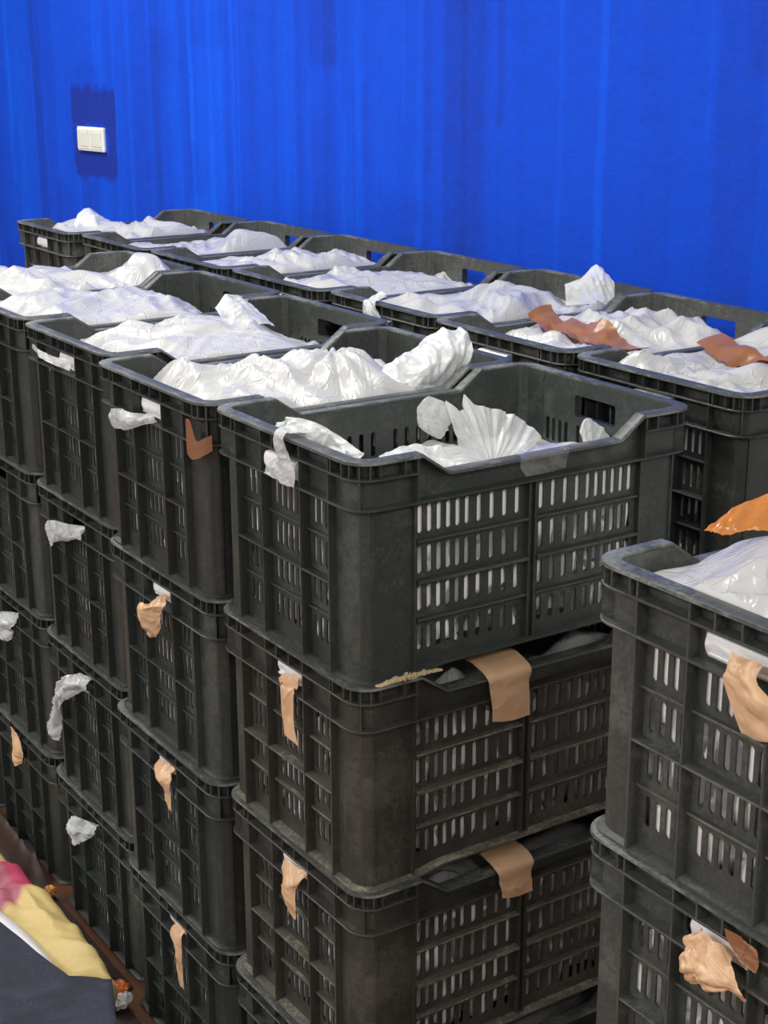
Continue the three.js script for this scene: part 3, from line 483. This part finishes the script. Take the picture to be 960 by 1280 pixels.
// back row: bags pushed out of the near handles
bulge('G0', -0.046, 0.048, 41, 0.004); bulge('H0', -0.046, 0.048, 42, 0.004); bulge('I0', -0.046, 0.048, 43, 0.004); bulge('K0', -0.046, 0.048, 44, 0.0); bulge('M0', -0.046, 0.048, 45, -0.01);
loose('I0', [[[-0.275, H + 0.012, 0.0], [-0.278, H + 0.02, -0.015], [-0.275, H + 0.01, -0.03]], [end(0.0, H + 0.006, -0.008), end(-0.018, H + 0.01, -0.006), end(-0.035, H + 0.006, -0.008)], [end(0.01, H + 0.002, 0.006), end(-0.015, H + 0.002, 0.008), end(-0.038, H + 0.002, 0.006)], [end(0.02, H - 0.02, 0.006), end(-0.01, H - 0.02, 0.014), end(-0.04, H - 0.02, 0.006)], [end(0.04, H - 0.045, 0.004), end(0.0, H - 0.045, 0.01), end(-0.035, H - 0.05, 0.004)]], { n: 18, m: 24, amp: 0.008, seed: 47 });
// upright corner of the bag in the third crate of the back row
loose('I0', [[[0.17, H + 0.0, 0.04], [0.20, H + 0.016, 0.055], [0.228, H + 0.044, 0.075], [0.25, H + 0.018, 0.10]], [[0.16, H - 0.008, 0.055], [0.19, H + 0.008, 0.075], [0.22, H + 0.02, 0.095], [0.248, H + 0.006, 0.115]], [[0.15, H - 0.04, 0.07], [0.18, H - 0.035, 0.095], [0.21, H - 0.035, 0.115], [0.238, H - 0.04, 0.13]]], { n: 30, m: 26, amp: 0.009, freq: 16, seed: 48 });
loose('C0', [[[0.05, H + 0.012, -0.06], [0.085, H + 0.036, -0.08], [0.12, H + 0.026, -0.09], [0.15, H - 0.004, -0.1]], [[0.04, H - 0.0, -0.02], [0.085, H + 0.012, -0.04], [0.12, H + 0.008, -0.05], [0.16, H - 0.015, -0.07]], [[0.03, H - 0.03, 0.02], [0.08, H - 0.02, 0.0], [0.13, H - 0.02, 0.0], [0.17, H - 0.03, -0.03]]], { n: 26, m: 24, amp: 0.007, freq: 14, seed: 49 });
loose('M0', [[[-0.14, H + 0.01, -0.1], [-0.115, H + 0.03, -0.1], [-0.095, H + 0.028, -0.1], [-0.07, H + 0.01, -0.1]], [[-0.16, H - 0.01, -0.07], [-0.12, H + 0.012, -0.06], [-0.09, H + 0.012, -0.06], [-0.05, H - 0.005, -0.07]], [[-0.17, H - 0.035, -0.03], [-0.12, H - 0.02, -0.02], [-0.09, H - 0.02, -0.02], [-0.04, H - 0.03, -0.03]]], { n: 22, m: 20, amp: 0.008, freq: 16, seed: 50 });

// ------------------------------------------------------------------ brown packing tape
function tape(key, level, ctrl, label, o = {}) {
  const { n = 14, m = 22, amp = 0.004, freq = 20, seed = 1, mat = M.tape, free = false } = o;
  ctrl = ctrl.map(row => row.map(([x, y, z]) => x > -A - 0.001 && x < -A + 0.035 && Math.abs(z) < 0.09 && y < H - 0.01 && !free ? [Math.min(x, -A + 0.007), Math.max(H - 0.058, Math.min(H - 0.034, y)), Math.max(-0.042, Math.min(0.042, z))] : [x, y, z]));
  const t = mesh('packing_tape', film(ctrl, n, m, amp, freq, seed, free), mat); t.position.copy(frame[key][level]);
  return tag(t, label, 'tape', 'pieces of brown packing tape');
}
tape('A', 1, [[end(0.044, 0.284, -0.02), end(0.02, 0.276, -0.022), end(-0.006, 0.27, -0.022)], [end(0.05, 0.262, -0.002), end(0.02, 0.262, 0.002), end(-0.008, 0.258, -0.002)], [end(0.04, 0.245, 0.0), end(0.018, 0.243, 0.006), end(0.0, 0.24, 0.0)], [end(0.04, 0.21, 0.002), end(0.02, 0.215, 0.008), end(0.004, 0.212, 0.002)], [end(0.05, 0.176, 0.002), end(0.03, 0.182, 0.006), end(0.01, 0.186, 0.002)]], 'long twisted strip of tan tape hanging from the second crate handle, centre stack', { seed: 2, amp: 0.006 });
tape('A', 2, [[end(0.046, 0.286, -0.016), end(0.02, 0.278, -0.01), end(-0.012, 0.28, -0.012)], [end(0.05, 0.268, 0.0), end(0.022, 0.258, 0.006), end(-0.014, 0.262, 0.0)], [end(0.03, 0.245, 0.004), end(0.012, 0.245, 0.012), end(-0.006, 0.246, 0.004)], [end(0.034, 0.222, 0.004), end(0.01, 0.225, 0.012), end(-0.016, 0.232, 0.006)], [end(0.028, 0.195, 0.004), end(0.018, 0.2, 0.008), end(0.004, 0.206, 0.004)]], 'crumpled tan tape at the third crate handle of the centre stack', { seed: 3, amp: 0.009 });
for (const [l, x0, x1, y1, lab, sd] of [[1, -0.089, -0.008, 0.214, 'wide tan tape folded over the long rim of the second crate, centre stack', 5], [2, -0.067, 0.004, 0.236, 'short tan tape folded over the long rim of the third crate, centre stack', 6]])
  tape('A', l, [[side(x0 - 0.008, H - 0.014, -0.07), side((x0 + x1) / 2 - 0.008, H - 0.014, -0.07), side(x1 - 0.008, H - 0.014, -0.07)], [side(x0, H - 0.016, -0.03), side((x0 + x1) / 2, H - 0.016, -0.03), side(x1, H - 0.016, -0.03)], [side(x0 + 0.002, H - 0.027, 0.0035), side((x0 + x1) / 2, H - 0.026, 0.0045), side(x1, H - 0.027, 0.0035)], [side(x0 + 0.008, H - 0.05, 0.004), side((x0 + x1) / 2, H - 0.052, 0.006), side(x1 - 0.002, H - 0.05, 0.004)], [side(x0 + 0.013, (y1 + H - 0.05) / 2, 0.003), side((x0 + x1) / 2 + 0.004, (y1 + H - 0.05) / 2, 0.006), side(x1, (y1 + H - 0.05) / 2, 0.003)], [side(x0 + 0.014, y1 + 0.004, 0.002), side((x0 + x1) / 2 + 0.005, y1 - 0.002, 0.003), side(x1 + 0.002, y1 - 0.002, 0.002)]], lab, { seed: sd, n: 16, m: 30, amp: 0.004 });
tape('B', 1, [[end(0.046, 0.278, -0.012), end(0.03, 0.28, -0.006), end(0.014, 0.276, -0.01)], [end(0.062, 0.272, 0.012), end(0.04, 0.268, 0.024), end(0.012, 0.262, 0.014)], [end(0.05, 0.25, 0.016), end(0.012, 0.25, 0.034), end(-0.024, 0.25, 0.018)], [end(0.044, 0.225, 0.014), end(0.01, 0.222, 0.03), end(-0.03, 0.226, 0.016)], [end(0.02, 0.2, 0.012), end(0.002, 0.202, 0.02), end(-0.016, 0.208, 0.014)]], 'crumpled tan tape lump at the second crate, first stack left of centre', { seed: 7, amp: 0.012, freq: 26, n: 22, m: 26 });
tape('B', 2, [[end(0.046, 0.288, -0.014), end(0.02, 0.282, -0.01), end(-0.014, 0.276, -0.012)], [end(0.05, 0.27, 0.002), end(0.02, 0.262, 0.012), end(-0.016, 0.262, 0.004)], [end(0.046, 0.252, 0.004), end(0.026, 0.25, 0.012), end(0.006, 0.252, 0.004)], [end(0.044, 0.226, 0.004), end(0.034, 0.228, 0.01), end(0.018, 0.232, 0.004)], [end(0.046, 0.2, 0.004), end(0.036, 0.206, 0.006), end(0.018, 0.214, 0.004)]], 'pinched tan tape at the third crate, first stack left of centre', { seed: 8, amp: 0.006 });
tape('B', 3, [[end(0.046, 0.288, -0.014), end(0.02, 0.28, -0.012), end(0.0, 0.272, -0.014)], [end(0.05, 0.268, 0.0), end(0.024, 0.26, 0.008), end(-0.004, 0.258, 0.002)], [end(0.046, 0.24, 0.003), end(0.034, 0.24, 0.01), end(0.02, 0.244, 0.003)], [end(0.046, 0.2, 0.003), end(0.036, 0.202, 0.008), end(0.022, 0.208, 0.003)], [end(0.048, 0.166, 0.003), end(0.038, 0.168, 0.006), end(0.026, 0.176, 0.003)]], 'narrow tan tape tail on the bottom crate, first stack left of centre', { seed: 9, amp: 0.005 });
tape('D', 3, [[end(0.03, 0.3, 0.003), end(0.0, 0.304, 0.004), end(-0.03, 0.306, 0.003)], [end(0.04, 0.275, 0.004), end(0.01, 0.27, 0.012), end(-0.02, 0.272, 0.004)], [end(0.036, 0.25, 0.004), end(0.006, 0.24, 0.014), end(-0.024, 0.238, 0.004)], [end(0.03, 0.236, 0.004), end(0.01, 0.226, 0.01), end(-0.01, 0.228, 0.004)]], 'small tan tape scrap on the bottom crate, third stack left of centre', { seed: 10, amp: 0.008 });
{
  const arc = (d, y) => { const a = THREE.MathUtils.degToRad(d); return [-A + R - 0.0425 * Math.cos(a), y, B - R + 0.0425 * Math.sin(a)]; };
  tape('B', 0, [[end(0.156, 0.286, 0.0025), end(0.156, 0.262, 0.0025), end(0.156, 0.232, 0.0025)], [arc(3, 0.286), arc(3, 0.26), arc(3, 0.226)], [arc(22, 0.258), arc(22, 0.243), arc(22, 0.228)], [arc(40, 0.262), arc(40, 0.248), arc(40, 0.235)], [arc(58, 0.268), arc(58, 0.255), arc(58, 0.243)]], 'brown see-through tape stuck round the top crate corner, first stack left of centre', { seed: 12, amp: 0.001, mat: M.tapeDark, free: true });
}
tape('A', 0, [[side(-0.035, H - 0.024, -0.02), side(0.01, H - 0.024, -0.02), side(0.045, H - 0.024, -0.02)], [side(-0.038, H - 0.026, 0.005), side(0.01, H - 0.026, 0.005), side(0.047, H - 0.026, 0.005)], [side(-0.042, H - 0.04, 0.008), side(0.01, H - 0.044, 0.005), side(0.046, H - 0.042, 0.004)], [side(-0.034, H - 0.054, 0.012), side(0.008, H - 0.056, 0.005), side(0.044, H - 0.054, 0.004)]], 'clear tape curling off the near rim of the half-empty top crate', { seed: 31, amp: 0.004, mat: M.clearTape });
// right foreground stack
tape('F', 0, [[end(0.042, H - 0.04, -0.006), end(0.024, H - 0.04, -0.006), end(0.004, H - 0.04, -0.006)], [end(0.044, H - 0.055, 0.003), end(0.024, H - 0.055, 0.004), end(0.003, H - 0.055, 0.003)], [end(0.074, H - 0.07, 0.004), end(0.045, H - 0.072, 0.01), end(0.002, H - 0.068, 0.003)], [end(0.084, 0.225, 0.004), end(0.045, 0.222, 0.007), end(0.012, 0.23, 0.003)], [end(0.08, 0.214, 0.004), end(0.055, 0.206, 0.006), end(0.03, 0.204, 0.003)]], 'glossy tan tape flap with a pointed tip at the right foreground crate handle', { seed: 14, n: 24, m: 34, amp: 0.005 });
tape('F', 0, [[[-0.212, H + 0.03, -0.125], [-0.207, H + 0.034, -0.12], [-0.203, H + 0.03, -0.112]], [[-0.175, H + 0.046, -0.13], [-0.17, H + 0.042, -0.118], [-0.17, H + 0.032, -0.105]], [[-0.13, H + 0.052, -0.135], [-0.13, H + 0.043, -0.112], [-0.14, H + 0.028, -0.092]], [[-0.08, H + 0.06, -0.13], [-0.08, H + 0.045, -0.105], [-0.10, H + 0.028, -0.08]]], 'orange tape tuft standing up behind the bag in the right foreground crate', { seed: 15, n: 24, m: 26, amp: 0.006, freq: 26, mat: M.tapeOrange });
tape('F', 1, [[end(0.03, 0.285, -0.01), end(0.01, 0.288, 0.0), end(-0.015, 0.284, -0.006)], [end(0.04, 0.276, 0.01), end(0.008, 0.27, 0.006), end(-0.02, 0.276, 0.012)], [end(0.056, 0.262, 0.012), end(0.012, 0.256, 0.024), end(-0.018, 0.258, 0.014)], [end(0.068, 0.252, 0.008), end(0.014, 0.242, 0.024), end(-0.018, 0.242, 0.014)], [end(0.05, 0.244, 0.006), end(0.016, 0.232, 0.014), end(-0.012, 0.232, 0.008)]], 'crumpled tan tape wad on the second crate, right foreground stack', { seed: 16, n: 24, m: 24, amp: 0.012, freq: 30 });
tape('F', 1, [[end(0.026, 0.306, 0.002), end(0.05, 0.308, 0.002), end(0.07, 0.304, 0.002)], [end(0.03, 0.296, 0.002), end(0.052, 0.294, 0.004), end(0.074, 0.29, 0.002)], [end(0.042, 0.286, 0.002), end(0.056, 0.282, 0.003), end(0.072, 0.28, 0.002)]], 'torn tape scrap stuck below the rim of the second crate, right foreground stack', { seed: 17, amp: 0.006, freq: 40, mat: M.tapeDark });
// tape laid across the bags of the back row
function strap(key, pts, width, label, mat, seed) {
  const f = bagOf[key], z0 = pts[0][1], z1 = pts[pts.length - 1][1];
  const g = gridSurface(14, 64, (u, v) => { const s = v * (pts.length - 1), i = Math.min(pts.length - 2, Math.floor(s)), t = s - i, x = lerp(pts[i][0], pts[i + 1][0], t) + (u - 0.5) * width, z = Math.max(-BZ + 0.002, Math.min(BZ - 0.002, lerp(pts[i][1], pts[i + 1][1], t))), lift = lerp(pts[i][2] || 0, pts[i + 1][2] || 0, t); let y = -1; for (const a of [-0.011, -0.0055, 0, 0.0055, 0.011]) for (const b of [-0.011, -0.0055, 0, 0.0055, 0.011]) y = Math.max(y, f(Math.max(-BX, Math.min(BX, x + a)), Math.max(-BZ, Math.min(BZ, z + b)))); return [x, y + 0.0022 + lift, z]; });
  const t = mesh('packing_tape', g, mat); t.position.copy(frame[key][0]);
  return tag(t, label, 'tape', 'pieces of brown packing tape');
}
strap('H', [[-0.05, -0.176, 0.026], [-0.05, -0.166, 0.012], [-0.055, -0.12], [-0.06, -0.07], [-0.065, -0.02], [-0.07, 0.03], [-0.075, 0.08], [-0.08, 0.13], [-0.083, 0.165]], 0.06, 'brown tape strip across the bag in the second back-row crate from right', M.tapeDark, 21);
strap('G', [[0.0, -0.172, 0.012], [-0.005, -0.12], [-0.015, -0.07], [-0.025, -0.02], [-0.03, 0.03], [-0.035, 0.09], [-0.04, 0.15]], 0.062, 'brown tape strip across the bag in the first back-row crate from right', M.tapeDark, 22);

// ------------------------------------------------------------------ sawdust caught on a rim
{
  const r = rng(909), list = [];
  for (let i = 0; i < 600; i++) {
    const t = r(), x = -A + 0.035 + 0.105 * t, w = 0.5 - Math.abs(t - 0.5);
    const g = new THREE.IcosahedronGeometry(0.001 + r() * 0.0016, 0); g.scale(1 + r(), 0.7, 1); g.rotateY(r() * 6); g.translate(x, H + 0.0008 + r() * 0.016 * w * (0.4 + Math.abs(N3(t * 14, 1, 2)) * 2), B - 0.001 + 0.003 * N3(t * 20, 3, 1) - r() * 0.0065); list.push(g);
  }
  const m = mesh('sawdust', join(list), new THREE.MeshStandardMaterial({ color: 0xc2b088, roughness: 0.9 })); m.position.copy(frame.A[1]);
  tag(m, 'yellow sawdust grains on the rim corner of the second crate, centre stack', 'sawdust', null, 'stuff');
}

// ------------------------------------------------------------------ sacks and cloths on the floor
{
  const S = 256, a = tileNoise(S, S, 12, 81), b = tileNoise(S, S, 128, 82);
  const weave = dataTexture(S, S, (x, y) => { const w = ((x >> 1) + (y >> 1)) & 1 ? 12 : -8, v = 205 + 0.4 * w + 9 * (a(x, y) - 0.5) + 14 * (b(x, y) - 0.5); return [v + 20, v + 20, v + 20]; }); weave.repeat.set(14, 22);
  const sackMat = new THREE.MeshStandardMaterial({ map: weave, vertexColors: true, roughness: 0.55, side: THREE.DoubleSide });
  const prof = [[-0.80, 0.0], [-0.80, 0.06], [-0.76, 0.105], [-0.5, 0.115], [-0.3, 0.118], [-0.2, 0.12], [-0.13, 0.126], [-0.095, 0.127], [-0.07, 0.118], [-0.056, 0.097], [-0.062, 0.06], [-0.08, 0.03], [-0.09, 0.0]];
  const Z0 = -1.95, Z1 = -0.54, set = creaseSet(3.7, 7, 6, 26);
  const g = gridSurface(84, 150, (u, v) => {
    const s = u * (prof.length - 1), i = Math.min(prof.length - 2, Math.floor(s)), f = s - i, p = k => prof[Math.min(prof.length - 1, Math.max(0, k))];
    let x = cr(p(i - 1)[0], p(i)[0], p(i + 1)[0], p(i + 2)[0], f), y = cr(p(i - 1)[1], p(i)[1], p(i + 1)[1], p(i + 2)[1], f); const z = lerp(Z0, Z1, v);
    y = Math.max(0, y + 0.13 * creases(set, x * 1.3, z, 3.7) * smooth(0.0, 0.05, y)); x += 0.008 * N3(z * 9, y * 9, 3) * smooth(0, 0.05, y) - (x > -0.4 ? 0.16 * smooth(-0.74, -0.66, z) + 0.03 * ((z + 1.0) / 0.35) ** 2 * 0.8 * (z > -1.4 ? 1 : 1.3) : 0);
    return [x, Math.max(0, y * smooth(0, 0.035, Math.min(v, 1 - v) + 0.004)), z];
  });
  const col = new Float32Array(g.attributes.position.count * 3), yellow = new THREE.Color(0xd6bd7c), pink = new THREE.Color(0xc04266), rose = new THREE.Color(0xa05a68);
  for (let i = 0; i < g.attributes.position.count; i++) {
    const x = g.attributes.position.getX(i), z = g.attributes.position.getZ(i), e = z + 0.8 * (x + 0.067) + 0.012 * N3(x * 30, 2, z * 30), k = smooth(-1.305, -1.29, e) * (1 - smooth(-1.165, -1.14, e));
    const c = yellow.clone().lerp(pink.clone().lerp(rose, smooth(-0.10, -0.112, x) * 0.8), k); col.set([c.r, c.g, c.b], i * 3);
  }
  g.setAttribute('color', new THREE.BufferAttribute(col, 3));
  const sack = new THREE.Group(); sack.name = numbered('woven_sack'); scene.add(sack); tag(sack, 'yellow woven sack with a pink band lying beside the crates', 'sack');
  mesh('sack_body', g, sackMat, sack);
  const hem = gridSurface(6, 70, (u, v) => { const z = lerp(-1.75, -0.70, v), x = -0.158 - 0.163 * (-0.733 - z) + lerp(-0.012, 0.026 * smooth(-0.72, -1.0, z) + 0.005, u); return [x, 0.142 + 0.011 * Math.sin(u * Math.PI) + 0.003 * N3(z * 20, 1, 4), z]; });
  mesh('folded_hem', hem, new THREE.MeshStandardMaterial({ color: 0xcfccd0, roughness: 0.5, side: THREE.DoubleSide }), sack);
  // navy cloths
  const n1 = tileNoise(S, S, 10, 84), n2 = tileNoise(S, S, 90, 85), lr = rng(86), lint = new Set(); for (let i = 0; i < 90; i++) lint.add(Math.floor(lr() * S * S));
  const navy = dataTexture(S, S, (x, y) => { const k = 0.8 + 0.3 * n1(x, y) + 0.25 * n2(x, y); return lint.has(y * S + x) ? [120, 124, 134] : [33 * k, 37 * k, 50 * k]; }); navy.repeat.set(2, 2);
  const cloth = new THREE.MeshStandardMaterial({ map: navy, roughness: 0.85, side: THREE.DoubleSide });
  const c1 = gridSurface(70, 80, (u, v) => { const z = lerp(-1.75, -0.62, v), edge = -0.158 - 0.163 * (-0.733 - z), x = lerp(-0.86, edge, u); let y = 0.160 + 0.008 * fbm(x * 7, 3, z * 7, 3) - 0.004 * smooth(0.97, 1, u); if (u < 0.06) y *= u / 0.06; return [x, y, z]; });
  tag(mesh('navy_cloth', c1, cloth), 'flat navy cloth lying over the yellow sack behind the front fold', 'cloth');
  const c2 = gridSurface(90, 70, (u, v) => {
    const back = x => x > -0.171 ? lerp(-0.697, -0.65, (x + 0.171) / 0.057) : -0.697 + 0.36 * (x + 0.171);
    const t = u < 0.8 ? u / 0.8 : 1, xe = lerp(-0.114, -0.23, v), x = lerp(-0.86, xe, t), z = lerp(back(x), -0.28, v);
    let y = 0.190 + 0.012 * fbm(x * 6, 8, z * 6, 3) + 0.07 * creases(set, x, z + 4, 5) - 0.008 * (1 - smooth(0, 0.05, v)), xx = x;
    if (u > 0.8) { const k = (u - 0.8) / 0.2; y = lerp(y, 0.012, k); xx += 0.006 * Math.sin(k * Math.PI) - 0.01 * k + 0.004 * Math.sin(z * 60) * k; }
    if (t < 0.06) y *= t / 0.06; if (v > 0.93) y = lerp(y, 0.01, (v - 0.93) / 0.07);
    return [xx, Math.max(0.004, y), z];
  });
  tag(mesh('navy_cloth', c2, cloth), 'crumpled navy cloth with lint in the bottom left corner', 'cloth');
  // dark brown sheet between the sack and the crates, its edge turned up against the third stack
  const sh = gridSurface(16, 160, (u, v) => { const z = lerp(-1.9, -0.36, v), e = z < -0.855 ? 0.012 : -0.024, x = lerp(-0.076, e + 0.003 * N3(z * 18, 1, 1), u), up = smooth(-1.29, -1.38, z) * (0.05 + 0.012 * N3(z * 40, 2, 7)); return [x, 0.003 + 0.002 * (1 + N3(x * 30, 1, z * 30)) + up * smooth(0.55, 1, u), z]; });
  tag(mesh('brown_sheet', sh, new THREE.MeshStandardMaterial({ color: 0x301b10, roughness: 0.6, side: THREE.DoubleSide })), 'dark brown sheet on the floor between the yellow sack and the crates', 'sheet');
  // crumpled wrapper and a peel on the floor
  const w = new THREE.Group(); w.name = numbered('snack_wrapper'); w.position.set(-0.036, 0.008, -0.813); scene.add(w); tag(w, 'crumpled white and orange wrapper on the floor by the crates', 'wrapper');
  const wad = (rx, ry, rz, dx, dy, dz, sd) => { const q = new THREE.IcosahedronGeometry(1, 3), p = q.attributes.position; for (let i = 0; i < p.count; i++) { const x = p.getX(i), y = p.getY(i), z = p.getZ(i), k = 0.75 + 0.45 * crumple(x * 1.6, y * 1.6, z * 1.6, sd); p.setXYZ(i, x * rx * k + dx, Math.max(0.001, y * ry * k + dy), z * rz * k + dz); } q.computeVertexNormals(); return toCreasedNormals(q, 0.35); };
  mesh('foil', wad(0.022, 0.02, 0.024, 0, 0.018, 0.006, 1), new THREE.MeshPhysicalMaterial({ color: 0xd2d2d0, roughness: 0.3, clearcoat: 0.5 }), w);
  mesh('printed_side', wad(0.021, 0.013, 0.022, 0.002, 0.034, -0.008, 2), new THREE.MeshPhysicalMaterial({ color: 0xd0662a, roughness: 0.35, clearcoat: 0.5 }), w);
  const pl = mesh('peel', wad(0.014, 0.014, 0.014, 0, 0.013, 0, 5), new THREE.MeshStandardMaterial({ color: 0xc98d4a, roughness: 0.6 })); pl.position.set(0.0, 0.008, -1.262); tag(pl, 'small orange peel on the floor beside the third stack left of centre', 'scrap');
}

renderer.render(scene, camera);
